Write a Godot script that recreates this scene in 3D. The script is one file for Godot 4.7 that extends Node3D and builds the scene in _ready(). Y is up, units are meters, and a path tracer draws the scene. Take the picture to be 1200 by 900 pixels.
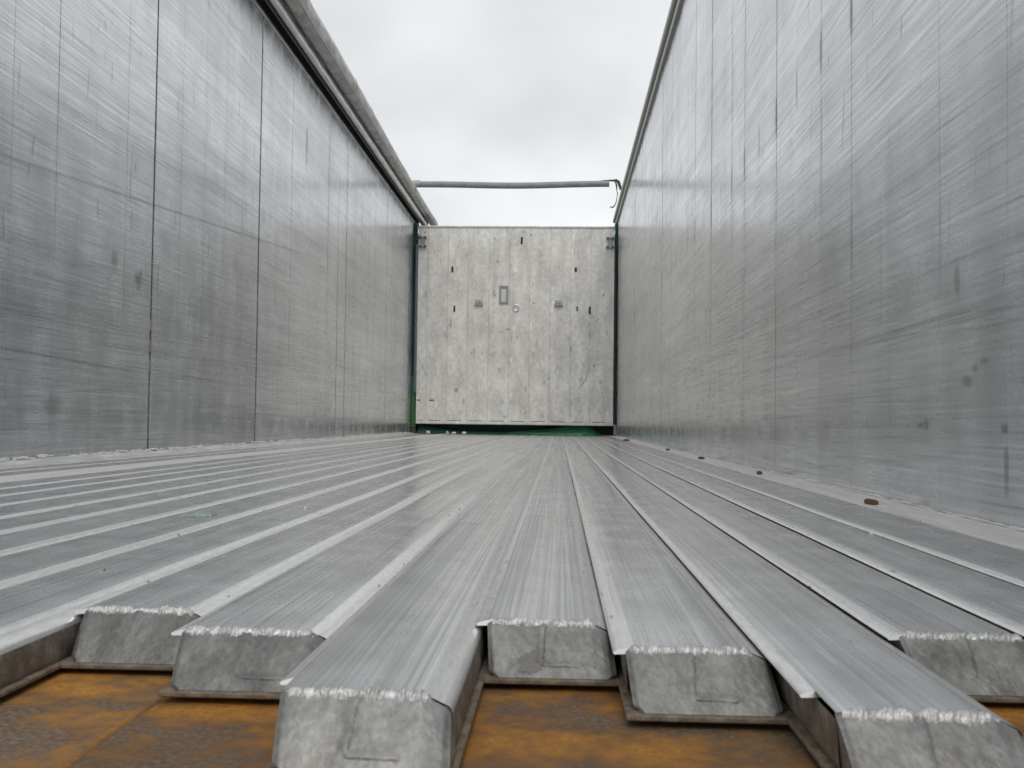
extends Node3D
# Inside of an empty walking-floor trailer, seen from its open rear end. Floor decks lie at y = 0, the trailer runs along -z.

const LEFT := -1.817
const RIGHT := 0.698
const WALL_TOP := 2.617
const FAR := -13.0

var rng := RandomNumberGenerator.new()
var wob := FastNoiseLite.new()
var mats := {}


func _ready() -> void:
	rng.seed = 7741
	wob.seed = 11
	wob.frequency = 1.0
	camera_sky_light()
	make_materials()
	side_walls()
	top_rails()
	bulkhead()
	front_end()
	floor_slats()
	floor_edges()
	rear_sill()
	tarp_and_bar()
	small_things()


# ---------------------------------------------------------------- camera, sky, light
func camera_sky_light() -> void:
	var cam := Camera3D.new()
	cam.name = "camera"
	cam.position = Vector3(0, 0.158, 0)
	cam.rotation_degrees = Vector3(2.0301, 2.5433, 0.7162)
	cam.fov = 39.598
	cam.near = 0.02
	cam.far = 400.0
	var lens := CameraAttributesPhysical.new()
	lens.frustum_focal_length = 33.34
	lens.frustum_focus_distance = 2.3
	lens.exposure_aperture = 20.0
	lens.frustum_near = 0.02
	lens.frustum_far = 400.0
	cam.attributes = lens
	add_child(cam)
	cam.fov = 39.598

	var env := Environment.new()
	env.background_mode = Environment.BG_SKY
	env.tonemap_mode = Environment.TONE_MAPPER_LINEAR
	env.tonemap_exposure = 1.05
	env.sdfgi_enabled = true
	env.ssao_enabled = true
	env.ssil_enabled = true
	var sky := Sky.new()
	var pano := PanoramaSkyMaterial.new()
	pano.panorama = overcast()
	sky.sky_material = pano
	env.sky = sky
	env.background_energy_multiplier = 1.0
	var we := WorldEnvironment.new()
	we.name = "world"
	we.environment = env
	add_child(we)

	var sun := DirectionalLight3D.new()
	sun.name = "veiled_sun"
	sun.light_energy = 0.36
	sun.light_angular_distance = 40.0
	sun.light_color = Color(1.0, 0.985, 0.965)
	sun.rotation_degrees = Vector3(-52, 14, 0)
	sun.shadow_enabled = true
	sun.sky_mode = DirectionalLight3D.SKY_MODE_LIGHT_ONLY
	add_child(sun)


func overcast() -> ImageTexture:
	var w := 1024
	var h := 512
	var im := Image.create(w, h, false, Image.FORMAT_RGBAF)
	var n := FastNoiseLite.new()
	n.seed = 5
	n.frequency = 1.5
	n.fractal_octaves = 5
	n.fractal_gain = 0.48
	for y in h:
		var up := (0.5 - (y + 0.5) / h) * PI
		for x in w:
			var a := (x + 0.5) / w * TAU
			var d := Vector3(cos(a) * cos(up), sin(up), sin(a) * cos(up))
			var c: Color
			if d.y > 0.0:
				var q := d / (d.y + 0.35)
				var v := n.get_noise_3d(q.x * 1.3, q.y * 0.8, q.z * 1.3)
				var l := lerpf(0.84, 0.74, smoothstep(0.02, 0.75, d.y)) * (1.0 + 0.26 * v)
				c = Color(l * 0.968, l * 0.992, l * 1.012)
			else:
				c = Color(0.2, 0.195, 0.185).lerp(Color(0.6, 0.6, 0.6), smoothstep(-0.03, 0.0, d.y))
			im.set_pixel(x, y, c)
	return ImageTexture.create_from_image(im)


# ---------------------------------------------------------------- textures
func noise_bytes(w: int, h: int, freq: float, sd: int, fw: int, fh: int, octaves := 3) -> PackedByteArray:
	var n := FastNoiseLite.new()
	n.noise_type = FastNoiseLite.TYPE_SIMPLEX_SMOOTH
	n.seed = sd
	n.frequency = freq
	n.fractal_octaves = octaves
	var im := n.get_seamless_image(w, h)
	im.convert(Image.FORMAT_L8)
	if w != fw or h != fh:
		im.resize(fw, fh, Image.INTERPOLATE_CUBIC)
	return im.get_data()


func tex(w: int, h: int, data: PackedByteArray, f := Image.FORMAT_L8) -> ImageTexture:
	return ImageTexture.create_from_image(Image.create_from_data(w, h, false, f, data))


func scratch(data: PackedByteArray, w: int, h: int, x: float, y: float, dx: float, dy: float, steps: int, amount: int) -> void:
	for i in steps:
		var t := float(i) / steps
		var k := int(amount * sin(t * PI) ** 0.5)
		var ix := int(floor(x))
		var iy := int(floor(y))
		var flat := absf(dx) >= absf(dy)
		var f := y - iy if flat else x - ix   # share of the neighbouring row or column
		var at := posmod(iy, h) * w + posmod(ix, w)
		data[at] = clampi(int(data[at] + k * (1.0 - f)), 0, 255)
		at = posmod(iy + 1, h) * w + posmod(ix, w) if flat else posmod(iy, h) * w + posmod(ix + 1, w)
		data[at] = clampi(int(data[at] + k * f), 0, 255)
		x += dx
		y += dy


func patch(data: PackedByteArray, w: int, h: int, cx: float, cy: float, rx: float, ry: float, amount: float, sd: float) -> void:
	for y in range(int(cy - ry), int(cy + ry) + 1):
		for x in range(int(cx - rx), int(cx + rx) + 1):
			if y < 0 or y >= h or x < 0 or x >= w:
				continue
			var r := Vector2((x - cx) / rx, (y - cy) / ry).length() + 0.45 * wob.get_noise_3d(x * 0.11, y * 0.11, sd)
			var k := 1.0 - smoothstep(0.35, 0.95, r)
			if k > 0.0:
				var at := y * w + x
				data[at] = clampi(int(data[at] + amount * k), 0, 255)


func wall_streaks() -> Array:
	# 3.2 m along the wall by 2.65 m up
	var w := 2048
	var h := 1024
	var coarse := noise_bytes(8, 192, 0.09, 21, w, h, 4)
	var fine := noise_bytes(10, 1024, 0.2, 22, w, h, 4)
	var finer := noise_bytes(40, 1024, 0.32, 29, w, h, 3)
	var mott := noise_bytes(512, 256, 0.03, 23, w, h, 5)
	var grain := noise_bytes(w, h, 0.35, 24, w, h, 2)
	var alb := PackedByteArray()
	var rou := PackedByteArray()
	alb.resize(w * h)
	rou.resize(w * h)
	for i in w * h:
		var s := (coarse[i] - 128) * 0.07 + (fine[i] - 128) * 0.13 + (finer[i] - 128) * 0.13
		var m := (mott[i] - 128) * 0.15 + (grain[i] - 128) * 0.11
		alb[i] = clampi(int(222.0 + s * 0.8 + m * 0.6), 60, 255)
		rou[i] = clampi(int(64.0 - s * 0.6 + m * 0.9), 26, 220)
	for k in 2600:
		var a := rng.randf_range(-0.1, 0.06) if rng.randf() < 0.35 else rng.randf_range(-0.015, 0.015)
		var len := int(rng.randf_range(60, 620) * (1.0 if rng.randf() < 0.7 else 2.4))
		scratch(alb, w, h, rng.randf() * w, rng.randf() * h, 1.0, a * 0.6, len, rng.randi_range(-26, 24))
	for k in 260:
		scratch(alb, w, h, rng.randf() * w, rng.randf() * h, rng.randf_range(-0.15, 0.15), 1.0, int(rng.randf_range(8, 46)), rng.randi_range(-80, -20))
	return [tex(w, h, alb), tex(w, h, rou)]


func wall_stains_and_dent_shade(right: bool) -> ImageTexture:
	# the whole wall once: 13.4 m by 2.65 m
	var w := 2048
	var h := 512
	var big := noise_bytes(128, 32, 0.05, 31 if right else 32, w, h, 4)
	var band := noise_bytes(10, 128, 0.045, 33 if right else 34, w, h, 3)
	var drip := noise_bytes(512, 6, 0.09, 35 if right else 36, w, h, 3)
	var d := PackedByteArray()
	d.resize(w * h)
	for i in w * h:
		var v := 246.0 + (big[i] - 128) * 0.13 + (band[i] - 128) * 0.07 + (drip[i] - 128) * 0.07
		d[i] = clampi(int(v), 90, 255)
	var px := w / 13.4
	var py := h / 2.65
	if right:
		for k in 34:
			var z := 1.691 + 0.2985 * k
			for m in 2 + rng.randi() % 3:
				var top: float = 1.23 if m == 0 else rng.randf_range(0.2, 2.3)
				var len: float = rng.randf_range(0.11, 0.16) if m == 0 else rng.randf_range(0.04, 0.26)
				var dark: int = rng.randi_range(-75, -45) if m == 0 else rng.randi_range(-36, -12)
				for t in (4 if m == 0 else 2):
					scratch(d, w, h, z * px - 1.4 + t, (2.65 - top) * py, 0.0, 1.0, int(len * py) + 2 - 2 * (t % 2), int(dark * 1.6) if m == 0 else dark)
		for p in [[2.06, 0.165, 0.02, 0.016, -60.0], [2.09, 0.163, 0.02, 0.008, -60.0], [1.70, 0.16, 0.02, 0.014, -75.0], [1.695, 0.1, 0.012, 0.05, -60.0], [1.82, 0.26, 0.02, 0.014, -50.0], [1.85, 0.24, 0.03, 0.012, -50.0], [1.78, 0.27, 0.03, 0.008, -50.0], [2.33, 0.55, 0.02, 0.22, 12.0], [2.345, 0.5, 0.012, 0.16, -20.0], [1.9, 0.42, 0.02, 0.05, -45.0]]:  # mostly dents, their dark shading painted into the colour
			patch(d, w, h, p[0] * px, (2.65 - p[1]) * py, p[2] * px, p[3] * py, p[4], p[0])
	else:
		for p in [[7.46, 2.1, 0.045, 0.2, -70.0], [4.5, 0.75, 0.05, 0.06, -60.0], [4.25, 0.8, 0.04, 0.05, -40.0], [3.75, 0.2, 0.1, 0.05, -26.0], [6.4, 1.4, 0.06, 0.1, -30.0], [5.3, 0.62, 0.35, 0.07, 16.0]]:
			patch(d, w, h, p[0] * px, (2.65 - p[1]) * py, p[2] * px, p[3] * py, p[4], p[0])
		scratch(d, w, h, 3.2 * px, (2.65 - 0.385) * py, 1.0, 0.03, int(1.4 * px), -70)
		scratch(d, w, h, 3.0 * px, (2.65 - 0.98) * py, 1.0, -0.1, int(5.0 * px), -50)
		scratch(d, w, h, 3.0 * px, (2.65 - 0.975) * py, 1.0, -0.1, int(5.0 * px), -50)
		for k in 5:
			scratch(d, w, h, 3.0 * px, (2.65 - 1.30 + 0.012 * k) * py, 1.0, -0.045, int(8.0 * px), -24)
		for k in 60:
			patch(d, w, h, rng.randf_range(3.4, 12.5) * px, (2.65 - rng.randf_range(0.12, 0.3)) * py, rng.randf_range(3, 34), rng.randf_range(1.2, 3.0), rng.randf_range(20, 60), k)
	for k in 330:
		scratch(d, w, h, rng.randf_range(1.2, 13.0) * px, rng.randf_range(0.0, 0.75) ** 1.3 * h, rng.randf_range(-0.12, 0.12), 1.0, rng.randi_range(6, 34), rng.randi_range(-95, -20))
	for k in 60:
		scratch(d, w, h, rng.randf() * w, rng.randf() * h, 1.0, rng.randf_range(-0.06, 0.05), rng.randi_range(200, 1400), rng.randi_range(-24, 9))
	return tex(w, h, d)


func deck_streaks() -> Array:
	# 3 m along a slat by 0.5 m across several slats
	var w := 2048
	var h := 512
	var a := noise_bytes(6, 128, 0.09, 41, w, h)
	var b := noise_bytes(8, 512, 0.2, 42, w, h, 4)
	var c := noise_bytes(512, 128, 0.05, 43, w, h, 4)
	var g := noise_bytes(w, h, 0.3, 44, w, h, 2)
	var alb := PackedByteArray()
	var rou := PackedByteArray()
	alb.resize(w * h)
	rou.resize(w * h)
	for i in w * h:
		var s := (a[i] - 128) * 0.3 + (b[i] - 128) * 0.22
		var m := (c[i] - 128) * 0.14 + (g[i] - 128) * 0.07
		alb[i] = clampi(int(227.0 + s * 0.85 + m * 0.6), 60, 255)
		rou[i] = clampi(int(112.0 - s * 0.7 + m * 0.8), 40, 220)
	for k in 700:
		scratch(alb, w, h, rng.randf() * w, rng.randf() * h, 1.0, rng.randf_range(-0.03, 0.03), rng.randi_range(60, 900), rng.randi_range(-40, 37))
	for k in 70:
		scratch(alb, w, h, rng.randf() * w, rng.randf() * h, 1.0, rng.randf_range(-1.5, 1.5), rng.randi_range(8, 40), rng.randi_range(15, 60))
	for k in 60:
		patch(alb, w, h, rng.randf() * w, rng.randf() * h, rng.randf_range(3, 30), rng.randf_range(1.0, 3), rng.randf_range(8, 30), k)
	for k in 40:
		patch(alb, w, h, rng.randf() * w, rng.randf() * h, rng.randf_range(1.5, 3), rng.randf_range(1.5, 2.5), -120.0, k)
	return [tex(w, h, alb), tex(w, h, rou)]


func worn_metal() -> ImageTexture:
	var w := 512
	var a := noise_bytes(8, 256, 0.2, 93, w, w, 4)
	var g := noise_bytes(w, w, 0.2, 94, w, w, 3)
	var d := PackedByteArray()
	d.resize(w * w)
	for i in w * w:
		d[i] = clampi(int(238 + (a[i] - 128) * 0.2 + (g[i] - 128) * 0.14), 90, 255)
	for k in 130:
		patch(d, w, w, rng.randf() * w, rng.randf() * w, rng.randf_range(1, 3), rng.randf_range(1, 2.5), -90, k)
	return tex(w, w, d)


func cast_metal() -> Array:
	var w := 512
	var a := noise_bytes(w, w, 0.012, 51, w, w, 4)
	var b := noise_bytes(w, w, 0.06, 52, w, w, 4)
	var g := noise_bytes(w, w, 0.25, 53, w, w, 2)
	var alb := PackedByteArray()
	var hei := PackedByteArray()
	alb.resize(w * w * 3)
	hei.resize(w * w)
	for i in w * w:
		var v := 186.0 + (a[i] - 128) * 0.34 + (b[i] - 128) * 0.2 + (g[i] - 128) * 0.16
		var warm := maxf(0.0, (a[(i + 7777) % (w * w)] - 150) * 0.2)
		alb[i * 3] = clampi(int(v), 0, 255)
		alb[i * 3 + 1] = clampi(int(v - warm * 0.2), 0, 255)
		alb[i * 3 + 2] = clampi(int(v - warm * 0.9), 0, 255)
		hei[i] = clampi(int(128 + (b[i] - 128) * 0.7 + (g[i] - 128) * 0.35), 0, 255)
	return [tex(w, w, alb, Image.FORMAT_RGB8), tex(w, w, hei)]


func rust_sheet() -> Array:
	# 1 m square
	var w := 1024
	var a := noise_bytes(w, w, 0.004, 61, w, w, 4)
	var b := noise_bytes(w, w, 0.016, 62, w, w, 5)
	var g := noise_bytes(w, w, 0.16, 63, w, w, 3)
	var f := noise_bytes(w, w, 0.05, 64, w, w, 4)
	var alb := PackedByteArray()
	var hei := PackedByteArray()
	alb.resize(w * w * 3)
	hei.resize(w * w)
	var orange := Color(0.46, 0.21, 0.028)
	var brown := Color(0.12, 0.066, 0.034)
	var tan_ := Color(0.2, 0.155, 0.115)
	for i in w * w:
		var p := (a[i] - 128) / 128.0
		var q := (b[i] - 128) / 128.0
		var r := (g[i] - 128) / 128.0
		var s := (f[i] - 128) / 128.0
		var c := orange.lerp(brown, smoothstep(-0.65, 0.85, q * 0.5 + p * 0.9 + r * 0.55 + s * 0.4))
		c = c.lerp(tan_, 0.8 * smoothstep(-0.05, 1.0, p * 0.9 + s * 0.3 + r * 0.45 + q * 0.2))
		c = c * (0.94 + r * 0.5)
		c = c.linear_to_srgb()
		alb[i * 3] = clampi(int(c.r * 255), 0, 255)
		alb[i * 3 + 1] = clampi(int(c.g * 255), 0, 255)
		alb[i * 3 + 2] = clampi(int(c.b * 255), 0, 255)
		hei[i] = clampi(int(128 + r * 70 + s * 50), 0, 255)
	return [tex(w, w, alb, Image.FORMAT_RGB8), tex(w, w, hei)]


func bulkhead_skin() -> Array:
	# 2.5 m square
	var w := 1024
	var a := noise_bytes(w, w, 0.006, 71, w, w, 5)
	var b := noise_bytes(256, 64, 0.06, 72, w, w, 4)
	var c := noise_bytes(w, w, 0.035, 73, w, w, 4)
	var alb := PackedByteArray()
	var hei := PackedByteArray()
	alb.resize(w * w)
	hei.resize(w * w)
	for i in w * w:
		var v := 227.0 + (a[i] - 128) * 0.1 + (b[i] - 128) * 0.12 + (c[i] - 128) * 0.11
		alb[i] = clampi(int(v), 60, 250)
		hei[i] = clampi(int(128 + (a[i] - 128) * 0.7 + (c[i] - 128) * 0.25), 0, 255)
	for k in 240:
		var sx := rng.randf() * w
		var sy := rng.randf() * w
		var lean := rng.randf_range(-0.8, 0.8)
		var run := rng.randi_range(10, 90)
		var amount := rng.randi_range(-50, 30)
		for t in 3:
			scratch(alb, w, w, sx + t, sy, lean, 1.0, run, amount)
	for k in 90:
		patch(alb, w, w, rng.randf() * w, rng.randf() * w, rng.randf_range(4, 16), rng.randf_range(6, 34), rng.randf_range(-46, 24), k)
	for k in 70:
		patch(alb, w, w, rng.randf() * w, rng.randf() * w, rng.randf_range(2, 7), rng.randf_range(4, 22), rng.randf_range(18, 60), k + 0.3)
	for k in 16:
		patch(alb, w, w, rng.randf() * w, rng.randf() * w, rng.randf_range(2.5, 5), rng.randf_range(4, 12), -110, k + 0.5)
	return [tex(w, w, alb), tex(w, w, hei)]


func mottle(sd: int, lo: int, hi: int) -> ImageTexture:
	var w := 256
	var a := noise_bytes(w, w, 0.02, sd, w, w, 4)
	var b := noise_bytes(w, w, 0.12, sd + 1, w, w, 3)
	var d := PackedByteArray()
	d.resize(w * w)
	for i in w * w:
		d[i] = clampi(int(lerpf(lo, hi, clampf(0.5 + (a[i] - 128) / 200.0 + (b[i] - 128) / 260.0, 0, 1))), 0, 255)
	return tex(w, w, d)


func lin(r: float, g: float, b: float) -> Color:
	return Color(r, g, b).linear_to_srgb()


func mat(called: String, color: Color, rough: float, metal: float) -> StandardMaterial3D:
	var m := StandardMaterial3D.new()
	m.resource_name = called
	m.albedo_color = color
	m.roughness = rough
	m.metallic = metal
	mats[called] = m
	return m


func deck_maps(dk: StandardMaterial3D, d: Array) -> void:
	dk.albedo_texture = d[0]
	dk.roughness_texture = d[1]
	dk.anisotropy_enabled = true
	dk.anisotropy = -0.5
	dk.heightmap_enabled = true
	dk.heightmap_texture = d[1]
	dk.heightmap_scale = 0.0015


func make_materials() -> void:
	var streaks := wall_streaks()
	for side in ["left", "right"]:
		var m := mat("wall_" + side, lin(0.95, 0.972, 0.998), 0.98, 0.77)
		m.albedo_texture = streaks[0]
		m.roughness_texture = streaks[1]
		m.anisotropy_enabled = true
		m.anisotropy = -0.2
		m.heightmap_enabled = true
		m.heightmap_texture = streaks[0]
		m.heightmap_scale = 0.012
		m.detail_enabled = true
		m.detail_blend_mode = BaseMaterial3D.BLEND_MODE_MUL
		m.detail_albedo = wall_stains_and_dent_shade(side == "right")
		m.detail_uv_layer = BaseMaterial3D.DETAIL_UV_2
	var d := deck_streaks()
	var dk: StandardMaterial3D
	for tone in 3:
		dk = mat(["deck", "deck_dull", "deck_clean"][tone], lin(1, 1.008, 1.012) * [0.96, 0.88, 1.02][tone], [0.58, 0.68, 0.52][tone], 0.85)
		deck_maps(dk, d)
	var we := mat("worn_edge", lin(0.84, 0.84, 0.828), 0.7, 0.6)
	we.albedo_texture = worn_metal()
	we.roughness_texture = d[1]
	we.anisotropy_enabled = true
	we.anisotropy = -0.4
	var c := cast_metal()
	for tone in 3:
		var cm := mat(["cast_dark", "cast_grey", "cast_pale"][tone], [lin(0.4, 0.4, 0.395), lin(0.53, 0.53, 0.51), lin(0.64, 0.64, 0.635)][tone], 0.55, 0.4)
		cm.albedo_texture = c[0]
		cm.uv1_triplanar = true
		cm.uv1_world_triplanar = true
		cm.uv1_scale = Vector3.ONE * 4.5
		cm.uv1_offset = Vector3(0.37, 0.21, 0.11) * tone
		cm.heightmap_enabled = true
		cm.heightmap_texture = c[1]
		cm.heightmap_scale = 0.03
	var bx := mat("box_side", lin(0.5, 0.46, 0.41), 0.65, 0.35)
	bx.albedo_texture = c[0]
	bx.uv1_triplanar = true
	bx.uv1_world_triplanar = true
	bx.uv1_scale = Vector3.ONE * 6.0
	var wd := mat("weld", lin(0.9, 0.9, 0.89), 0.45, 0.4)
	wd.albedo_texture = mottle(81, 175, 255)
	wd.uv1_triplanar = true
	wd.uv1_world_triplanar = true
	wd.uv1_scale = Vector3.ONE * 18.0
	var bs := mat("base_strip", lin(0.26, 0.205, 0.15), 0.8, 0.0)
	bs.albedo_texture = mottle(83, 170, 255)
	bs.uv1_triplanar = true
	bs.uv1_world_triplanar = true
	bs.uv1_scale = Vector3.ONE * 9.0
	var r := rust_sheet()
	var ru := mat("rust", Color.WHITE, 0.78, 0.0)
	ru.albedo_texture = r[0]
	ru.uv1_triplanar = true
	ru.uv1_world_triplanar = true
	ru.uv1_scale = Vector3.ONE * 1.0
	ru.uv1_offset = Vector3(0.3, 0.1, 0.55)
	ru.heightmap_enabled = true
	ru.heightmap_texture = r[1]
	ru.heightmap_scale = 0.08
	var rb: StandardMaterial3D = ru.duplicate()
	rb.albedo_color = lin(0.86, 0.82, 0.74)
	rb.uv1_offset = Vector3(0.72, 0.1, 0.2)
	mats.rust_brown = rb
	var b := bulkhead_skin()
	var bm := mat("bulkhead", lin(0.93, 0.91, 0.858), 0.6, 0.1)
	bm.albedo_texture = b[0]
	bm.heightmap_enabled = true
	bm.heightmap_texture = b[1]
	bm.heightmap_scale = 0.3
	var dust := mat("dusty_metal", lin(0.74, 0.735, 0.71), 0.6, 0.25)
	dust.albedo_texture = mottle(85, 225, 255)
	dust.uv1_triplanar = true
	dust.uv1_world_triplanar = true
	dust.uv1_scale = Vector3(8, 8, 0.5)
	var rail := mat("rail", lin(0.86, 0.86, 0.84), 0.38, 0.5)
	rail.albedo_texture = mottle(87, 205, 255)
	rail.uv1_triplanar = true
	rail.uv1_world_triplanar = true
	rail.uv1_scale = Vector3(5, 5, 0.8)
	var tarp := mat("grey_tarp", lin(0.74, 0.735, 0.70), 0.5, 0.0)
	tarp.albedo_texture = mottle(89, 195, 255)
	tarp.uv1_triplanar = true
	tarp.uv1_world_triplanar = true
	tarp.uv1_scale = Vector3(3, 3, 1.1)
	tarp.heightmap_enabled = true
	tarp.heightmap_texture = mottle(95, 0, 255)
	tarp.heightmap_scale = 0.8
	mat("bar", lin(0.32, 0.35, 0.35), 0.55, 0.1).albedo_texture = mottle(91, 200, 255)
	mats.bar.uv1_triplanar = true
	mats.bar.uv1_world_triplanar = true
	mats.bar.uv1_scale = Vector3.ONE * 4.0
	mat("dark_steel_and_shade", lin(0.06, 0.058, 0.055), 0.6, 0.3)  # steel parts, and the painted shade under the left top rail
	mat("grey_steel", lin(0.36, 0.355, 0.34), 0.5, 0.5)
	mat("dark_green", lin(0.022, 0.085, 0.07), 0.6, 0.0)
	mat("green", lin(0.03, 0.13, 0.035), 0.6, 0.0)
	mat("green_tarp", lin(0.03, 0.16, 0.07), 0.5, 0.0)
	mat("blue_grey", lin(0.13, 0.16, 0.19), 0.6, 0.0)
	mat("smudge", lin(0.2, 0.195, 0.185), 0.6, 0.3)
	mat("hole", lin(0.03, 0.026, 0.02), 0.9, 0.0)
	mat("gap", lin(0.04, 0.04, 0.04), 0.9, 0.0)
	mat("white_paper", lin(0.75, 0.75, 0.72), 0.8, 0.0)
	mat("bright_metal", lin(0.8, 0.8, 0.78), 0.35, 0.7)
	mat("sealant", lin(0.74, 0.73, 0.69), 0.8, 0.0)
	mat("brown_chip", lin(0.13, 0.085, 0.055), 0.85, 0.0)
	mat("rusty_spot", lin(0.2, 0.09, 0.03), 0.85, 0.0)
	var gl := mat("glass", Color(0.92, 1.0, 0.97, 0.12), 0.03, 0.0)
	gl.refraction_enabled = true
	gl.refraction_scale = 0.05


# ---------------------------------------------------------------- mesh helpers
func thing(called: String, label: String, category: String, group := "", at := Vector3.ZERO) -> Node3D:
	var o := Node3D.new()
	o.name = called
	o.position = at
	add_child(o, true)
	tag(o, label, category, group)
	return o


func tag(o: Node, label: String, category: String, group := "") -> void:
	o.set_meta("label", label)
	o.set_meta("category", category)
	if group:
		o.set_meta("group", group)


func put(called: String, mesh: Mesh, m: String, parent: Node = self, at := Vector3.ZERO) -> MeshInstance3D:
	var o := MeshInstance3D.new()
	o.name = called
	o.mesh = mesh
	o.material_override = mats[m]
	o.position = at
	parent.add_child(o, true)
	return o


func begin() -> SurfaceTool:
	var st := SurfaceTool.new()
	st.begin(Mesh.PRIMITIVE_TRIANGLES)
	return st


# a quad whose front faces the side n points to
func quad(st: SurfaceTool, p: Array, ns: Array, uv: Array, uv2: Array = []) -> void:
	var face: Vector3 = (p[1] - p[0]).cross(p[2] - p[0])
	if face.length_squared() < 1e-16:
		face = (p[2] - p[0]).cross(p[3] - p[0])
	var order := [0, 1, 2, 0, 2, 3] if face.dot(ns[0] + ns[2]) < 0.0 else [0, 2, 1, 0, 3, 2]
	for k in order:
		st.set_normal(ns[k])
		st.set_uv(uv[k])
		if uv2:
			st.set_uv2(uv2[k])
		st.add_vertex(p[k])


func flat_quad(st: SurfaceTool, a: Vector3, b: Vector3, c: Vector3, d: Vector3, out: Vector3) -> void:
	var n := (b - a).cross(c - a).normalized()
	if n.dot(out) < 0.0:
		n = -n
	quad(st, [a, b, c, d], [n, n, n, n], [Vector2(a.z, a.x), Vector2(b.z, b.x), Vector2(c.z, c.x), Vector2(d.z, d.x)])


# a box with chamfered edges, from lo to hi
func block(st: SurfaceTool, lo: Vector3, hi: Vector3, e := 0.003) -> void:
	var c := (lo + hi) / 2.0
	var s := (hi - lo) / 2.0
	e = minf(e, minf(s.x, minf(s.y, s.z)) * 0.5)
	var i := s - Vector3.ONE * e
	for ax in 3:
		var u := (ax + 1) % 3
		var v := (ax + 2) % 3
		for sg in [-1.0, 1.0]:
			var q := []
			for k in [[-1, -1], [1, -1], [1, 1], [-1, 1]]:
				var p := Vector3.ZERO
				p[ax] = s[ax] * sg
				p[u] = i[u] * k[0]
				p[v] = i[v] * k[1]
				q.append(c + p)
			var n := Vector3.ZERO
			n[ax] = sg
			flat_quad(st, q[0], q[1], q[2], q[3], n)
			for sv in [-1.0, 1.0]:   # the edge between faces ax and u
				var m := Vector3.ZERO
				m[ax] = sg
				m[u] = sv
				var r := []
				for k in [[0, -1], [0, 1], [1, 1], [1, -1]]:
					var p := Vector3.ZERO
					p[ax] = (s[ax] if k[0] == 0 else i[ax]) * sg
					p[u] = (i[u] if k[0] == 0 else s[u]) * sv
					p[v] = i[v] * k[1]
					r.append(c + p)
				flat_quad(st, r[0], r[1], r[2], r[3], m)
	for k in 8:
		var g := Vector3(1 if k & 1 else -1, 1 if k & 2 else -1, 1 if k & 4 else -1)
		var t := []
		for ax in 3:
			var p := i * g
			p[ax] = s[ax] * g[ax]
			t.append(c + p)
		var n: Vector3 = (t[1] - t[0]).cross(t[2] - t[0])
		var order := [0, 1, 2] if n.dot(g) < 0 else [0, 2, 1]
		for j in order:
			st.set_normal(g.normalized())
			st.set_uv(Vector2(t[j].z, t[j].x))
			st.add_vertex(t[j])


func block_mesh(lo: Vector3, hi: Vector3, e := 0.003) -> ArrayMesh:
	var st := begin()
	block(st, lo, hi, e)
	return st.commit()


# a profile (x, y) drawn along z; runs so that its outside lies to the left of the walk. bend(z) moves each ring.
func extrude(st: SurfaceTool, prof: PackedVector2Array, zs: PackedFloat32Array, closed: bool, uvk := Vector2(1, 1), uvo := Vector2.ZERO, bend = null, crease := 0.7, caps := false) -> void:
	var n := prof.size()
	var segs := n if closed else n - 1
	var fn := []
	var along := [0.0]
	for i in segs:
		var d := prof[(i + 1) % n] - prof[i]
		fn.append(Vector2(-d.y, d.x).normalized())
		along.append(along[i] + d.length())
	for i in segs:
		var na: Vector2 = fn[i]
		var nb: Vector2 = fn[i]
		if closed or i > 0:
			var o: Vector2 = fn[(i - 1 + segs) % segs]
			if o.dot(fn[i]) > crease:
				na = (o + fn[i]).normalized()
		if closed or i < segs - 1:
			var o: Vector2 = fn[(i + 1) % segs]
			if o.dot(fn[i]) > crease:
				nb = (o + fn[i]).normalized()
		var p := prof[i]
		var q := prof[(i + 1) % n]
		for k in zs.size() - 1:
			var za := zs[k]
			var zb := zs[k + 1]
			var pts := [Vector3(p.x, p.y, za), Vector3(q.x, q.y, za), Vector3(q.x, q.y, zb), Vector3(p.x, p.y, zb)]
			if bend != null:
				for j in 4:
					pts[j] = bend.call(pts[j])
			var n3a := Vector3(na.x, na.y, 0)
			var n3b := Vector3(nb.x, nb.y, 0)
			quad(st, pts, [n3a, n3b, n3b, n3a], [Vector2(-za * uvk.x, along[i] * uvk.y) + uvo, Vector2(-za * uvk.x, along[i + 1] * uvk.y) + uvo, Vector2(-zb * uvk.x, along[i + 1] * uvk.y) + uvo, Vector2(-zb * uvk.x, along[i] * uvk.y) + uvo])
	if caps and closed:
		var tri := Geometry2D.triangulate_polygon(prof)
		for e in 2:
			var z := zs[0] if e == 0 else zs[zs.size() - 1]
			var out := Vector3(0, 0, 1 if zs[0] > zs[zs.size() - 1] else -1) * (1 if e == 0 else -1)
			for t in range(0, tri.size(), 3):
				var v := []
				for j in 3:
					var w := Vector3(prof[tri[t + j]].x, prof[tri[t + j]].y, z)
					v.append(bend.call(w) if bend != null else w)
				var c: Vector3 = (v[1] - v[0]).cross(v[2] - v[0])
				var order := [0, 1, 2] if c.dot(out) < 0 else [0, 2, 1]
				for j in order:
					st.set_normal(out)
					st.set_uv(Vector2(v[j].x, v[j].y))
					st.add_vertex(v[j])


func stations(z0: float, z1: float, count: int) -> PackedFloat32Array:
	var a := PackedFloat32Array()
	for i in count + 1:
		a.append(lerpf(z0, z1, (float(i) / count) ** 1.6))
	return a


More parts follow.
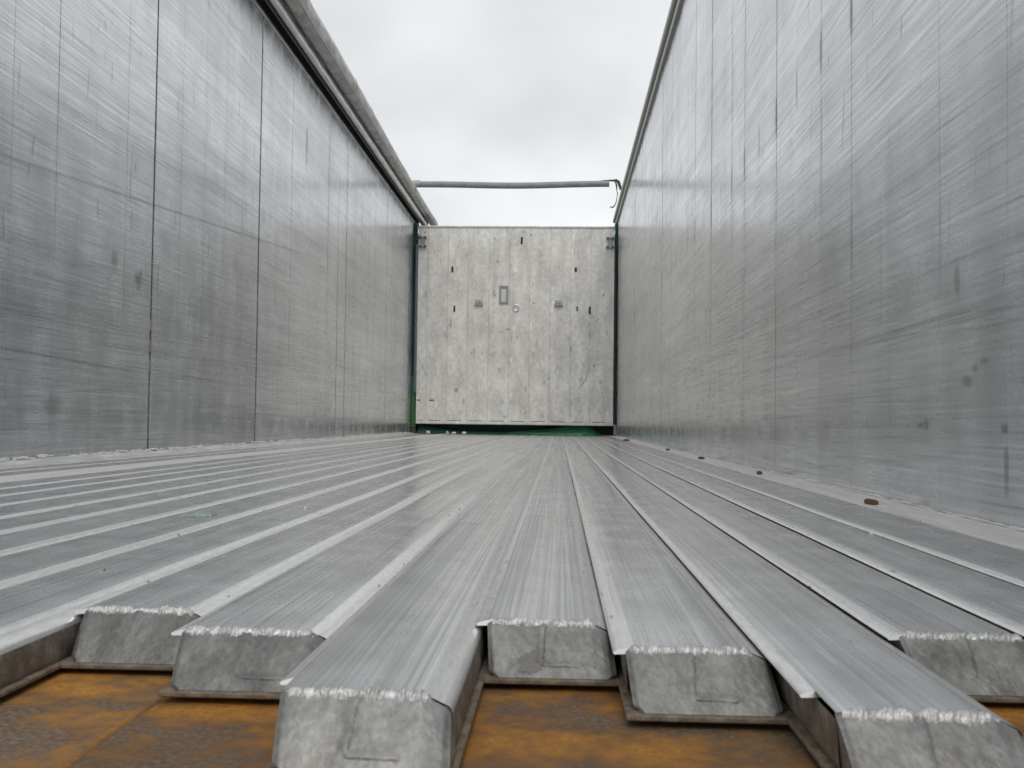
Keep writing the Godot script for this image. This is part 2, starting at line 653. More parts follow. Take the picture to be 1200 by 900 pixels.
# a round bar through points, each with its own radius
func tube(st: SurfaceTool, pts: PackedVector3Array, radii: PackedFloat32Array, sides := 10, caps := true, lump := 0.0) -> void:
	var rings := []
	var dirs := []
	var side := Vector3.UP
	for i in pts.size():
		var d := (pts[mini(i + 1, pts.size() - 1)] - pts[maxi(i - 1, 0)]).normalized()
		if absf(d.dot(side)) > 0.95:
			side = Vector3.RIGHT if absf(d.x) < 0.8 else Vector3.BACK
		var u := (side - d * d.dot(side)).normalized()
		side = u
		var v := d.cross(u)
		var ring := []
		for k in sides:
			var a := TAU * k / sides
			var nrm := u * cos(a) + v * sin(a)
			var r := radii[mini(i, radii.size() - 1)]
			if lump > 0.0:
				r += lump * wob.get_noise_3dv(pts[i] * 3.0 + nrm * 0.7)
			ring.append([pts[i] + nrm * r, nrm])
		rings.append(ring)
		dirs.append(d)
	for i in pts.size() - 1:
		for k in sides:
			var a = rings[i][k]
			var b = rings[i][(k + 1) % sides]
			var c = rings[i + 1][(k + 1) % sides]
			var e = rings[i + 1][k]
			quad(st, [a[0], b[0], c[0], e[0]], [a[1], b[1], c[1], e[1]], [Vector2(i, k), Vector2(i, k + 1), Vector2(i + 1, k + 1), Vector2(i + 1, k)])
	if caps:
		for e in [0, pts.size() - 1]:
			var out: Vector3 = -dirs[e] if e == 0 else dirs[e]
			for k in range(1, sides - 1):
				var v := [rings[e][0][0], rings[e][k][0], rings[e][k + 1][0]]
				var c: Vector3 = (v[1] - v[0]).cross(v[2] - v[0])
				for j in ([0, 1, 2] if c.dot(out) < 0 else [0, 2, 1]):
					st.set_normal(out)
					st.set_uv(Vector2.ZERO)
					st.add_vertex(v[j])


# ---------------------------------------------------------------- side walls
# one upright wall plank between z0 (nearer) and z1: an open chamfered profile with its face at x
func plank(x: float, inward: float, z0: float, z1: float, gap0: float, gap1: float) -> ArrayMesh:
	var st := begin()
	var a := z0 - gap0
	var b := z1 + gap1
	var e := 0.0016 if gap0 + gap1 > 0.005 else 0.0006
	var push := rng.randf_range(-0.0003, 0.0003)
	var turn := rng.randf_range(-0.0003, 0.0003)
	var lean := rng.randf_range(-0.0006, 0.0006)
	# (z, depth behind the face)
	var prof := [Vector2(a, 0.02), Vector2(a, e), Vector2(a - e * 0.4, e * 0.35), Vector2(a - e * 1.3, 0), Vector2(b + e * 1.3, 0), Vector2(b + e * 0.4, e * 0.35), Vector2(b, e), Vector2(b, 0.02)]
	var ys := [0.004, 0.3, 0.65, 1.05, 1.5, 1.95, 2.35, WALL_TOP]
	var seedling := rng.randf() * 50.0
	for i in prof.size() - 1:
		var n := Vector3(inward, 0, 0)
		if i == 0:
			n = Vector3(0, 0, 1)
		elif i == prof.size() - 2:
			n = Vector3(0, 0, -1)
		elif i < 3:
			n = Vector3(inward, 0, 1.6 - i * 0.5).normalized()
		elif i > 3:
			n = Vector3(inward, 0, -0.6 - (i - 4) * 0.5).normalized()
		for k in ys.size() - 1:
			var pts := []
			var uv := []
			var uv2 := []
			for c in [[prof[i], ys[k]], [prof[i + 1], ys[k]], [prof[i + 1], ys[k + 1]], [prof[i], ys[k + 1]]]:
				var q: Vector2 = c[0]
				var y: float = c[1]
				var shove := push + turn * (q.x - a) / 0.3 + lean * y + 0.0011 * wob.get_noise_2d(q.x * 1.1 + 3.0 * inward, y * 1.3) + 0.0005 * wob.get_noise_2d(seedling, y * 2.0)
				pts.append(Vector3(x + inward * (shove - q.y), y, q.x))
				uv.append(Vector2(-q.x / 3.2, 1.0 - y / 2.65))
				uv2.append(Vector2(-q.x / 13.4, 1.0 - y / 2.65))
			quad(st, pts, [n, n, n, n], uv, uv2)
	return st.commit()


func side_walls() -> void:
	var left := thing("side_wall", "tall left aluminium side wall with dark open vertical seams", "wall", "", Vector3(LEFT, 0, -6.5))
	var cuts := [0.5, 0.2, -0.1, -0.4, -0.7, -1.0, -1.32, -1.62, -1.92, -2.22, -2.52, -2.82, -3.12, -3.42, -3.735, -4.05, -4.35, -4.655, -4.99, -5.32, -5.65, -5.98, -6.315, -6.69, -7.07, -7.45, -7.83, -8.21, -8.593, -8.938, -9.28, -9.63, -9.98, -10.33, -10.68, -11.03, -11.38, -11.73, -12.08, -12.43, -12.78, -13.1, -13.4]
	var wide := {-4.655: 0.011, -6.315: 0.012, -8.593: 0.008, -8.938: 0.01}
	for i in cuts.size() - 1:
		put("plank", plank(LEFT, 1.0, cuts[i], cuts[i + 1], wide.get(cuts[i], 0.0004), wide.get(cuts[i + 1], 0.0004)), "wall_left", left, -left.position)
	put("backing", block_mesh(Vector3(LEFT - 0.04, 0, -13.42), Vector3(LEFT - 0.012, WALL_TOP, 0.5)), "gap", left, -left.position)
	# the torn edge of the widest seam
	var st := begin()
	for k in 3:
		var y := 0.36 + 0.09 * k
		block(st, Vector3(LEFT - 0.008, y, -4.668 - 0.004 * (k % 2)), Vector3(LEFT + 0.0012, y + 0.05, -4.652 - 0.006 * (k % 2)), 0.002)
	put("torn_seam_edge", st.commit(), "grey_steel", left, -left.position)

	var right := thing("side_wall", "tall right aluminium side wall of evenly jointed narrow planks", "wall", "", Vector3(RIGHT, 0, -6.5))
	var z := 0.398
	while z > -13.3:
		var b := maxf(z - 0.2985, -13.4)
		put("plank", plank(RIGHT, -1.0, z, b, 0.0005, 0.0005), "wall_right", right, -right.position)
		z = b if b > -13.35 else -14.0
	put("backing", block_mesh(Vector3(RIGHT + 0.012, 0, -13.42), Vector3(RIGHT + 0.04, WALL_TOP, 0.5)), "gap", right, -right.position)


func rounded(points: Array, r: float) -> PackedVector2Array:
	var out := PackedVector2Array()
	var n := points.size()
	for i in n:
		var p: Vector2 = points[i]
		var a: Vector2 = (points[(i - 1 + n) % n] - p)
		var b: Vector2 = (points[(i + 1) % n] - p)
		var k := minf(r, minf(a.length(), b.length()) * 0.45)
		var s := p + a.normalized() * k
		var e := p + b.normalized() * k
		for j in 4:
			var t := j / 3.0
			out.append(s.lerp(p, t).lerp(p.lerp(e, t), t))
	return out


func clockwise(p: PackedVector2Array) -> PackedVector2Array:
	# the walk that keeps the outside to its left
	if not Geometry2D.is_polygon_clockwise(p):
		p.reverse()
	return p


func top_rails() -> void:
	var o := Vector3(0, 2.66, -6.5)
	var left := thing("top_rail", "grey aluminium top rail along the left wall under the rolled tarp", "rail", "", Vector3(LEFT, o.y, o.z))
	var st := begin()
	var zs := stations(0.5, -13.5, 20)
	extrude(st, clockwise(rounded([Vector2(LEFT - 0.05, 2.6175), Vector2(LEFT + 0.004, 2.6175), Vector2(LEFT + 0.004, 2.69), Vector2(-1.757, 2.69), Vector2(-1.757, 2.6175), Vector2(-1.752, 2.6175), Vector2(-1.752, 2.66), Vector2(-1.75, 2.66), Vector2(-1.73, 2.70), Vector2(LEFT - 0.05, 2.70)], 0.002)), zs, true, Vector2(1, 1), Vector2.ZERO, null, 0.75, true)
	put("channel", st.commit(), "dark_steel_and_shade", left, -left.position)  # aluminium rail; the dark colour paints in the shade of its underside
	st = begin()
	extrude(st, clockwise(rounded([Vector2(-1.751, 2.64), Vector2(-1.73, 2.632), Vector2(-1.712, 2.65), Vector2(-1.712, 2.68), Vector2(-1.728, 2.698), Vector2(-1.751, 2.698)], 0.014)), zs, true, Vector2(1, 1), Vector2.ZERO, null, 0.75, true)
	put("nose", st.commit(), "rail", left, -left.position)
	st = begin()
	extrude(st, clockwise(rounded([Vector2(LEFT + 0.0015, 2.595), Vector2(LEFT + 0.012, 2.595), Vector2(LEFT + 0.012, 2.6165), Vector2(LEFT + 0.0015, 2.6165)], 0.002)), zs, true, Vector2(1, 1), Vector2.ZERO, null, 0.75, true)
	put("wall_flange", st.commit(), "rail", left, -left.position)

	var right := thing("top_rail", "grey aluminium top rail with dark groove along the right wall", "rail", "", Vector3(RIGHT, o.y, o.z))
	st = begin()
	extrude(st, clockwise(rounded([Vector2(RIGHT + 0.05, 2.6175), Vector2(0.676, 2.6175), Vector2(0.673, 2.655), Vector2(0.692, 2.659), Vector2(0.692, 2.69), Vector2(RIGHT + 0.05, 2.69)], 0.004)), zs, true, Vector2(1, 1), Vector2.ZERO, null, 0.75, true)
	put("channel", st.commit(), "grey_steel", right, -right.position)
	st = begin()
	extrude(st, clockwise(rounded([Vector2(RIGHT + 0.05, 2.692), Vector2(0.661, 2.692), Vector2(0.655, 2.715), Vector2(0.661, 2.75), Vector2(RIGHT + 0.05, 2.76)], 0.012)), zs, true, Vector2(1, 1), Vector2.ZERO, null, 0.75, true)
	put("nose", st.commit(), "grey_steel", right, -right.position)


# ---------------------------------------------------------------- the far bulkhead
func bulkhead() -> void:
	var t := thing("bulkhead", "pale scuffed aluminium bulkhead panel closing the far end", "bulkhead", "", Vector3(-0.55, 0.128, FAR))
	var o := -t.position
	var cuts := [-1.752, -1.63, -1.381, -1.131, -0.875, -0.622, -0.375, -0.123, 0.128, 0.37, 0.655]
	for i in cuts.size() - 1:
		var st := begin()
		var a: float = cuts[i] + 0.001
		var b: float = cuts[i + 1] - 0.001
		var ys := [0.16, 0.55, 1.0, 1.5, 2.0, 2.535]
		for k in ys.size() - 1:
			for seg in 4:
				var pts := []
				var uv := []
				for c in [[seg, k], [seg + 1, k], [seg + 1, k + 1], [seg, k + 1]]:
					var x := lerpf(a, b, c[0] / 4.0)
					var y: float = ys[c[1]]
					pts.append(Vector3(x, y, FAR + 0.004 * wob.get_noise_2d(x * 2.0, y * 1.7)))
					uv.append(Vector2(x / 2.5, -y / 2.5))
				quad(st, pts, [Vector3.BACK, Vector3.BACK, Vector3.BACK, Vector3.BACK], uv)
		flat_quad(st, Vector3(a, 0.16, FAR), Vector3(a, 2.535, FAR), Vector3(a, 2.535, FAR - 0.02), Vector3(a, 0.16, FAR - 0.02), Vector3.LEFT)
		flat_quad(st, Vector3(b, 0.16, FAR), Vector3(b, 2.535, FAR), Vector3(b, 2.535, FAR - 0.02), Vector3(b, 0.16, FAR - 0.02), Vector3.RIGHT)
		put("plank", st.commit(), "bulkhead", t, o)
	put("backing", block_mesh(Vector3(-1.75, 0.14, FAR - 0.05), Vector3(0.652, 2.54, FAR - 0.016)), "gap", t, o)
	put("top_edge", block_mesh(Vector3(-1.756, 2.5365, FAR - 0.055), Vector3(0.659, 2.56, FAR + 0.012), 0.006), "bulkhead", t, o)
	put("bottom_rail", block_mesh(Vector3(-1.752, 0.122, FAR - 0.05), Vector3(0.66, 0.1585, FAR + 0.016), 0.006), "bulkhead", t, o)
	for x in range(10):
		var xx: float = cuts[x] + 0.03
		put("weld_mark", block_mesh(Vector3(xx, 0.159, FAR), Vector3(xx + rng.randf_range(0.11, 0.19) * (0.4 if x == 0 else 1.0), 0.166, FAR + 0.009), 0.003), "brown_chip", t, o)
	put("side_seal", block_mesh(Vector3(-1.782, 0.5, FAR - 0.03), Vector3(-1.7545, 2.33, FAR + 0.008), 0.004), "blue_grey", t, o)
	for s in [-1, 1]:
		var x := -1.694 if s < 0 else 0.602
		var st := begin()
		block(st, Vector3(x - 0.028, 2.30, FAR + 0.004), Vector3(x + 0.028, 2.41, FAR + 0.02), 0.004)
		block(st, Vector3(x - 0.052, 2.395, FAR + 0.006), Vector3(x + 0.048, 2.425, FAR + 0.03), 0.006)
		block(st, Vector3(x - 0.052, 2.285, FAR + 0.006), Vector3(x + 0.048, 2.315, FAR + 0.03), 0.006)
		var br := put("bracket", st.commit(), "grey_steel", t, o)
		for q in [[-0.03, 2.41], [0.028, 2.41], [-0.03, 2.3], [0.028, 2.3]]:
			st = begin()
			tube(st, PackedVector3Array([Vector3(x + q[0], q[1], FAR + 0.03), Vector3(x + q[0], q[1], FAR + 0.045)]), PackedFloat32Array([0.013]), 6)
			put("bolt", st.commit(), "dark_steel_and_shade", br)
	for h in [[-1.328, 2.019, 0.012, 0.036], [0.186, 2.025, 0.014, 0.03], [-1.297, 1.533, 0.011, 0.04], [0.207, 1.545, 0.009, 0.03], [0.361, 1.526, 0.012, 0.046], [-0.48, 2.38, 0.012, 0.045], [-1.56, 0.41, 0.03, 0.006], [-1.72, 0.41, 0.02, 0.006]]:
		put("slot_hole", block_mesh(Vector3(h[0] - h[2], h[1] - h[3], FAR - 0.01), Vector3(h[0] + h[2], h[1] + h[3], FAR + 0.006), 0.004), "hole", t, o)
	# pressed frame
	var st := begin()
	for e in [[-0.746, 1.6, -0.722, 1.823], [-0.661, 1.6, -0.637, 1.823], [-0.7215, 1.795, -0.6615, 1.823], [-0.7215, 1.6, -0.6615, 1.628]]:
		block(st, Vector3(e[0], e[1], FAR + 0.001), Vector3(e[2], e[3], FAR + 0.014), 0.005)
	put("latch_frame", st.commit(), "grey_steel", t, o)
	for x in [-0.996, -0.02]:
		st = begin()
		block(st, Vector3(x - 0.052, 1.575, FAR + 0.001), Vector3(x + 0.052, 1.60, FAR + 0.03), 0.004)
		block(st, Vector3(x - 0.038, 1.602, FAR + 0.001), Vector3(x + 0.038, 1.648, FAR + 0.018), 0.004)
		var cl := put("clip", st.commit(), "grey_steel", t, o)
		for q in [-0.018, 0.018]:
			for r in [1.615, 1.636]:
				put("rivet", block_mesh(Vector3(x + q - 0.008, r - 0.006, FAR + 0.018), Vector3(x + q + 0.008, r + 0.006, FAR + 0.026), 0.004), "bright_metal", cl)
	st = begin()
	var ring := PackedVector3Array()
	for k in 13:
		ring.append(Vector3(-0.539 + 0.034 * cos(TAU * k / 12), 1.551 + 0.036 * sin(TAU * k / 12), FAR + 0.008))
	tube(st, ring, PackedFloat32Array([0.009]), 6, false)
	put("ring", st.commit(), "bright_metal", t, o)
	st = begin()
	var sc := PackedVector3Array([Vector3(0.345, 1.12, FAR), Vector3(0.35, 0.95, FAR), Vector3(0.348, 0.8, FAR), Vector3(0.32, 0.7, FAR), Vector3(0.27, 0.63, FAR), Vector3(0.229, 0.584, FAR)])
	tube(st, sc, PackedFloat32Array([0.004, 0.008, 0.01, 0.011, 0.012, 0.006]), 6)
	put("raised_scar", st.commit(), "bulkhead", t, o)
	for k in [[Vector3(-0.80, 2.27, 0), Vector3(-0.87, 2.16, 0), Vector3(-0.88, 2.05, 0)], [Vector3(0.05, 1.9, 0), Vector3(0.03, 1.78, 0), Vector3(-0.01, 1.68, 0)]]:
		st = begin()
		tube(st, PackedVector3Array([k[0] + Vector3(0, 0, FAR), k[1] + Vector3(0, 0, FAR), k[2] + Vector3(0, 0, FAR)]), PackedFloat32Array([0.003, 0.006, 0.003]), 6)
		put("bright_scratch", st.commit(), "bright_metal", t, o)
	var lab := thing("sticker_remnant", "torn white sticker remnant low on the pale far bulkhead", "sticker", "", Vector3(-0.66, 0.29, FAR + 0.008))
	st = begin()
	sheet(st, [[Vector3(-0.04, 0.07, 0), Vector3(0.0, 0.078, 0.004), Vector3(0.04, 0.06, 0)], [Vector3(-0.036, 0.0, 0), Vector3(0.0, 0.0, 0.006), Vector3(0.034, 0.0, 0.002)], [Vector3(-0.022, -0.07, 0), Vector3(0.0, -0.062, 0.003), Vector3(0.03, -0.068, 0)]], 0.002, Vector3.BACK)
	put("paper", st.commit(), "white_paper", lab)


# a sheet of cloth or paper with some thickness, from rows of points
func sheet(st: SurfaceTool, rows: Array, thick: float, out: Vector3) -> void:
	var h := rows.size()
	var w: int = rows[0].size()
	for side in [0.0, 1.0]:
		for i in h - 1:
			for k in w - 1:
				var off: Vector3 = -out * thick * side
				var p := [rows[i][k] + off, rows[i][k + 1] + off, rows[i + 1][k + 1] + off, rows[i + 1][k] + off]
				var n: Vector3 = (p[1] - p[0]).cross(p[2] - p[0])
				if n.length() < 1e-9:
					n = (p[2] - p[0]).cross(p[3] - p[0])
				n = n.normalized()
				if n.dot(out) < 0:
					n = -n
				if side > 0:
					n = -n
				quad(st, p, [n, n, n, n], [Vector2(k, i), Vector2(k + 1, i), Vector2(k + 1, i + 1), Vector2(k, i + 1)])


func front_end() -> void:
	var f := thing("front_wall", "dark green front wall behind the pale bulkhead, seen through gaps", "wall", "", Vector3(-0.55, 0, -13.4))
	put("panel", block_mesh(Vector3(LEFT - 0.01, 0, -13.45), Vector3(RIGHT + 0.01, 2.53, -13.4)), "dark_green", f, -f.position)
	var p := thing("corner_post", "dark green corner post left of bulkhead with bright green lower sleeve", "post", "", Vector3(-1.795, 0, -13.07))
	put("post", block_mesh(Vector3(-1.815, 0.0, -13.14), Vector3(-1.775, 2.61, -13.06), 0.006), "dark_green", p, -p.position)
	put("sleeve", block_mesh(Vector3(-1.8155, 0.07, -13.05), Vector3(-1.756, 0.71, -13.02), 0.012), "green", p, -p.position)
	put("foot", block_mesh(Vector3(-1.8155, 0.004, -13.05), Vector3(-1.75, 0.068, -13.0), 0.01), "dark_steel_and_shade", p, -p.position)
	var q := thing("corner_post", "narrow dark green corner post right of the bulkhead", "post", "", Vector3(0.685, 0, -13.07))
	put("post", block_mesh(Vector3(0.664, 0.0, -13.14), Vector3(0.697, 2.61, -13.06), 0.006), "dark_green", q, -q.position)
	put("sealing_strip", block_mesh(Vector3(0.6625, 0.15, -13.05), Vector3(0.676, 2.28, -13.0), 0.004), "dark_steel_and_shade", q, -q.position)
	put("foot", block_mesh(Vector3(0.664, 0.004, -13.05), Vector3(0.694, 0.14, -13.0), 0.008), "grey_steel", q, -q.position)
	# tarpaulin crumpled under the bulkhead
	var flap := thing("green_tarpaulin", "crumpled green tarpaulin flap pushed out under the right half of the bulkhead", "tarpaulin", "", Vector3(0.1, 0, -13.02))
	var st := begin()
	var rows := []
	for k in 6:
		var y := 1.0 - k / 5.0
		var row := []
		for c in [[-0.62, 0.035], [-0.35, 0.055], [-0.1, 0.075], [0.12, 0.115], [0.294, 0.152], [0.34, 0.15], [0.43, 0.085], [0.53, 0.012]]:
			row.append(Vector3(c[0], c[1] * y + 0.002, -13.14 + 0.16 * (1.0 - y) + 0.03 * wob.get_noise_2d(c[0] * 7.0, y * 3.0)))
		rows.append(row)
	sheet(st, rows, 0.004, Vector3(0, 0.5, 1))
	put("flap", st.commit(), "green_tarp", flap, -flap.position)
	var fl2 := thing("green_tarpaulin", "dark green tarpaulin scrap lying under the left half of the bulkhead", "tarpaulin", "", Vector3(-1.4, 0, -13.02))
	st = begin()
	rows = []
	for k in 5:
		var y := 1.0 - k / 4.0
		var row := []
		for c in [[-1.735, 0.105], [-1.6, 0.09], [-1.45, 0.06], [-1.25, 0.045], [-1.0, 0.04], [-0.8, 0.035], [-0.6, 0.03]]:
			row.append(Vector3(c[0], c[1] * y + 0.002, -13.13 + 0.12 * (1.0 - y) + 0.03 * wob.get_noise_2d(c[0] * 6.0, y * 3.0 + 9.0)))
		rows.append(row)
	sheet(st, rows, 0.004, Vector3(0, 0.5, 1))
	put("scrap", st.commit(), "dark_green", fl2, -fl2.position)
	st = begin()
	for k in 9:
		var x := rng.randf_range(-1.62, -1.15)
		block(st, Vector3(x, 0.006, -12.99), Vector3(x + rng.randf_range(0.01, 0.05), rng.randf_range(0.015, 0.035), -12.97), 0.004)
	var d := put("rubble", st.commit(), "sealant")
	d.set_meta("kind", "stuff")
	tag(d, "pale crumbs of dirt lying below the left half of the bulkhead", "debris")


# ---------------------------------------------------------------- floor
func slat(a: float, b: float, front: float, label: String, dusty: bool, full_end: bool, look: String, trim: float, mark: int) -> void:
	var t := thing("aluminium_slat", label, "slat", "long aluminium slats of the moving floor", Vector3((a + b) / 2.0, -0.036, -front))
	var o := -t.position
	var sd := a * 37.0
	var zs := stations(-front, FAR - 0.1, 46)
	var bend := func(p: Vector3) -> Vector3:
		return p + Vector3(0.0006 * wob.get_noise_2d(p.z * 0.9, sd), 0.0007 * wob.get_noise_2d(p.z * 0.6, sd + 20.0) + 0.0005 * wob.get_noise_2d(p.z * 3.0, p.x * 14.0), 0)
	# the deck: lip on the left, worn flat, slope on the right that the next lip lies over
	var prof := PackedVector2Array([Vector2(a + 0.009, -0.0052), Vector2(a + 0.0012, -0.0056), Vector2(a + 0.0002, -0.0048), Vector2(a, -0.0042), Vector2(a + 0.0012, -0.0031), Vector2(a + 0.004, -0.0021), Vector2(a + 0.009, -0.0009), Vector2(a + 0.0135, -0.0001),
		Vector2(a + 0.017, 0.0002), Vector2(lerpf(a, b, 0.35), 0.0), Vector2(lerpf(a, b, 0.5), -0.0002), Vector2(lerpf(a, b, 0.65), 0.0), Vector2(b - 0.0185, 0.0002), Vector2(b - 0.0155, -0.0002), Vector2(b - 0.0125, -0.0012), Vector2(b - 0.0015, -0.0062), Vector2(b + 0.0018, -0.0078), Vector2(b + 0.0035, -0.0098), Vector2(b + 0.004, -0.013)])
	var st := begin()
	var under := begin()
	var lip_zs := stations(-front - trim, FAR - 0.1, 46)
	extrude(under, prof.slice(0, 4), lip_zs, false, Vector2(1.0 / 3.0, 2.0), Vector2.ZERO, bend, 0.6)
	put("lip_underside", under.commit(), "box_side", t, o)
	extrude(st, prof.slice(6, 14), zs, false, Vector2(1.0 / 3.0, 2.0), Vector2(rng.randf() * 7.0, rng.randf() * 7.0), bend, 0.6)
	put("deck", st.commit(), "dusty_metal" if dusty else ["deck", "deck_dull", "deck_clean", "deck", "deck_clean"][int(absf(a) * 97.0) % 5], t, o)
	var worn := begin()
	var shift := Vector2(rng.randf() * 7.0, rng.randf() * 7.0)
	extrude(worn, prof.slice(3, 7), lip_zs, false, Vector2(1.0 / 3.0, 2.0), shift, bend, 0.6)
	var cap := prof.slice(0, 8)
	cap.append(Vector2(a + 0.0135, -0.0052))
	var tri := Geometry2D.triangulate_polygon(cap)
	for j in range(0, tri.size(), 3):
		var v := []
		for q in 3:
			v.append(bend.call(Vector3(cap[tri[j + q]].x, cap[tri[j + q]].y, -front - trim + 0.0002)))
		for q in ([0, 1, 2] if (v[1] - v[0]).cross(v[2] - v[0]).z < 0 else [0, 2, 1]):
			worn.set_normal(Vector3(0, 0.3, 1).normalized())
			worn.set_uv(shift)
			worn.add_vertex(v[q])
	put("worn_lip", worn.commit(), "worn_edge", t, o)
	worn = begin()
	extrude(worn, prof.slice(13, 19), zs, false, Vector2(1.0 / 3.0, 2.0), shift, bend, 0.6)
	put("worn_slope", worn.commit(), "worn_edge", t, o)
	st = begin()
	extrude(st, PackedVector2Array([Vector2(b + 0.0039, -0.0125), Vector2(b + 0.0055, -0.031), Vector2(b + 0.0038, -0.0362), Vector2(a + 0.0135, -0.0362), Vector2(a + 0.0105, -0.03), Vector2(a + 0.009, -0.0052)]), zs, false, Vector2(1, 1), Vector2.ZERO, null, 0.9)
	put("box", st.commit(), "box_side", t, o)
	put("bearing_strip", block_mesh(Vector3(a + 0.007, -0.0408, FAR), Vector3(b + 0.0095, -0.0366, -front + 0.043), 0.0012), "base_strip", t, o)
	# sloping cast end plate with a shallow L-shaped crease
	st = begin()
	var nx := 110 if full_end else 16
	var ny := 34 if full_end else 8
	var at := func(i: int, k: int) -> Vector3:
		var v := float(k) / ny
		var l := a + 0.0085 + 0.0045 * v + 0.0035 * smoothstep(0.85, 1.0, v) ** 2
		var r := b + 0.0030 + 0.0035 * v - 0.0035 * smoothstep(0.85, 1.0, v) ** 2
		var u := float(i) / nx
		var x := lerpf(l, r, u)
		var edge := minf(u, 1.0 - u) * (b - a)
		var top := -0.0012 - 0.0065 * clampf((x - b + 0.0125) / 0.012, 0.0, 1.0) - 0.0030 * smoothstep(b, b + 0.0034, x)
		var y := lerpf(top, -0.0363, v)
		var z := -front + 0.0015 + 0.0375 * v + 0.002 * sin(v * PI)
		z -= 0.004 * (1.0 - smoothstep(0.0, 0.006, edge)) ** 2
		var du := u - (0.47 - 0.07 * v + 0.012 * wob.get_noise_2d(v * 6.0, sd))
		var crease := 0.0021 * smoothstep(-0.07, -0.01, du) * (1.0 - smoothstep(0.0, 0.014, du)) * (1.0 - smoothstep(0.68, 0.74, v)) * (0.75 + 0.5 * wob.get_noise_2d(v * 9.0, sd + 3.0))
		var dv := v - 0.74 - 0.05 * u
		var foot := 0.0019 * smoothstep(-0.09, -0.01, dv) * (1.0 - smoothstep(0.0, 0.035, dv)) * smoothstep(0.4, 0.44, u) * (1.0 - smoothstep(0.7, 0.76, u))
		if mark < 2:
			foot *= 0.15
		z += crease + foot + 0.0009 * wob.get_noise_3d(x * 60.0, v * 3.0, sd) + 0.0005 * wob.get_noise_3d(x * 240.0, v * 10.0, sd) + 0.0003 * wob.get_noise_3d(x * 120.0, v * 40.0, sd)
		return Vector3(x, y, z)
	for i in nx:
		for k in ny:
			var p := [at.call(i, k), at.call(i + 1, k), at.call(i + 1, k + 1), at.call(i, k + 1)]
			var ns := []
			for c in [[i, k], [i + 1, k], [i + 1, k + 1], [i, k + 1]]:
				var gx: Vector3 = at.call(mini(c[0] + 1, nx), c[1]) - at.call(maxi(c[0] - 1, 0), c[1])
				var gy: Vector3 = at.call(c[0], mini(c[1] + 1, ny)) - at.call(c[0], maxi(c[1] - 1, 0))
				var n := gx.cross(gy).normalized()
				ns.append(n if n.z > 0 else -n)
			quad(st, p, ns, [Vector2.ZERO, Vector2.RIGHT, Vector2.ONE, Vector2.DOWN])
	for i in [0, nx]:
		for k in ny:
			var p0: Vector3 = at.call(i, k)
			var p1: Vector3 = at.call(i, k + 1)
			flat_quad(st, p0, p1, Vector3(p1.x, p1.y, -front - 0.002), Vector3(p0.x, p0.y, -front - 0.002), Vector3.LEFT if i == 0 else Vector3.RIGHT)
	put("end_plate", st.commit(), look, t, o)
	if mark == 3:
		st = begin()
		for i in range(20, 54):
			for k in range(14, 32):
				var q := Vector2((i - 37.0 + (k - 23) * 0.5) / 14.0, (k - 24.0) / 9.0)
				if q.length() + 0.3 * wob.get_noise_2d(i * 0.14, k * 0.2) < 0.8:
					var e := Vector3(0, 0.0003, 0.0003)
					flat_quad(st, at.call(i, k) + e, at.call(i + 1, k) + e, at.call(i + 1, k + 1) + e, at.call(i, k + 1) + e, Vector3(0, 0.7, 1))
		put("dark_smudge", st.commit(), "smudge", t, o)
	if mark == 4:
		st = begin()
		var c: Vector3 = at.call(50, 6)
		tube(st, PackedVector3Array([c + Vector3(0, -0.0004, -0.001), c + Vector3(0, 0.0003, 0.0004)]), PackedFloat32Array([0.0021, 0.0018]), 12)
		put("drilled_dot", st.commit(), "smudge", t, o)
	# lumpy weld along the top edge of the end plate
	st = begin()
	var rings := 130
	var sides := 9
	var wp := func(i: int, k: int) -> Vector3:
		var u := float(i) / rings
		var x := lerpf(a + 0.0115, b - 0.006, u)
		var ang := lerpf(-0.35, PI * 0.95, float(k) / (sides - 1))
		var ends := smoothstep(0.0, 0.03, u) * smoothstep(1.0, 0.95, u)
		var ripple := 0.0003 * sin(x * 1500.0 + 2.2 * cos(ang) + 3.0 * wob.get_noise_1d(x * 60.0 + sd))
		var rr := (0.0028 + 0.0016 * wob.get_noise_2d(x * 75.0, sd) + 0.0018 * wob.get_noise_3d(x * 330.0 + ang * 1.2, ang * 1.6, sd) + ripple) * (0.35 + 0.65 * ends)
		var drop := 0.0045 * smoothstep(0.9, 1.0, u)
		return Vector3(x, -0.0026 - drop + (rr * 1.15 + 0.0012) * sin(ang) - 0.0022 * (1.0 - float(k) / (sides - 1)) * (0.7 + 0.9 * wob.get_noise_2d(x * 130.0, sd + 9.0)) + 0.0006 * wob.get_noise_2d(x * 40.0, sd + 4.0), -front - 0.0002 + rr * 1.0 * cos(ang) + 0.0022 * (1.0 - float(k) / (sides - 1)))
	for i in rings:
		for k in sides - 1:
			var ns := []
			for c in [[i, k], [i + 1, k], [i + 1, k + 1], [i, k + 1]]:
				var gx: Vector3 = wp.call(mini(c[0] + 1, rings), c[1]) - wp.call(maxi(c[0] - 1, 0), c[1])
				var gy: Vector3 = wp.call(c[0], mini(c[1] + 1, sides - 1)) - wp.call(c[0], maxi(c[1] - 1, 0))
				var n := gx.cross(gy).normalized()
				ns.append(n if n.dot(Vector3(0, 0.6, 1)) > 0 else -n)
			quad(st, [wp.call(i, k), wp.call(i + 1, k), wp.call(i + 1, k + 1), wp.call(i, k + 1)], ns, [Vector2.ZERO, Vector2.RIGHT, Vector2.ONE, Vector2.DOWN])
	put("weld_bead", st.commit(), "weld", t, o)


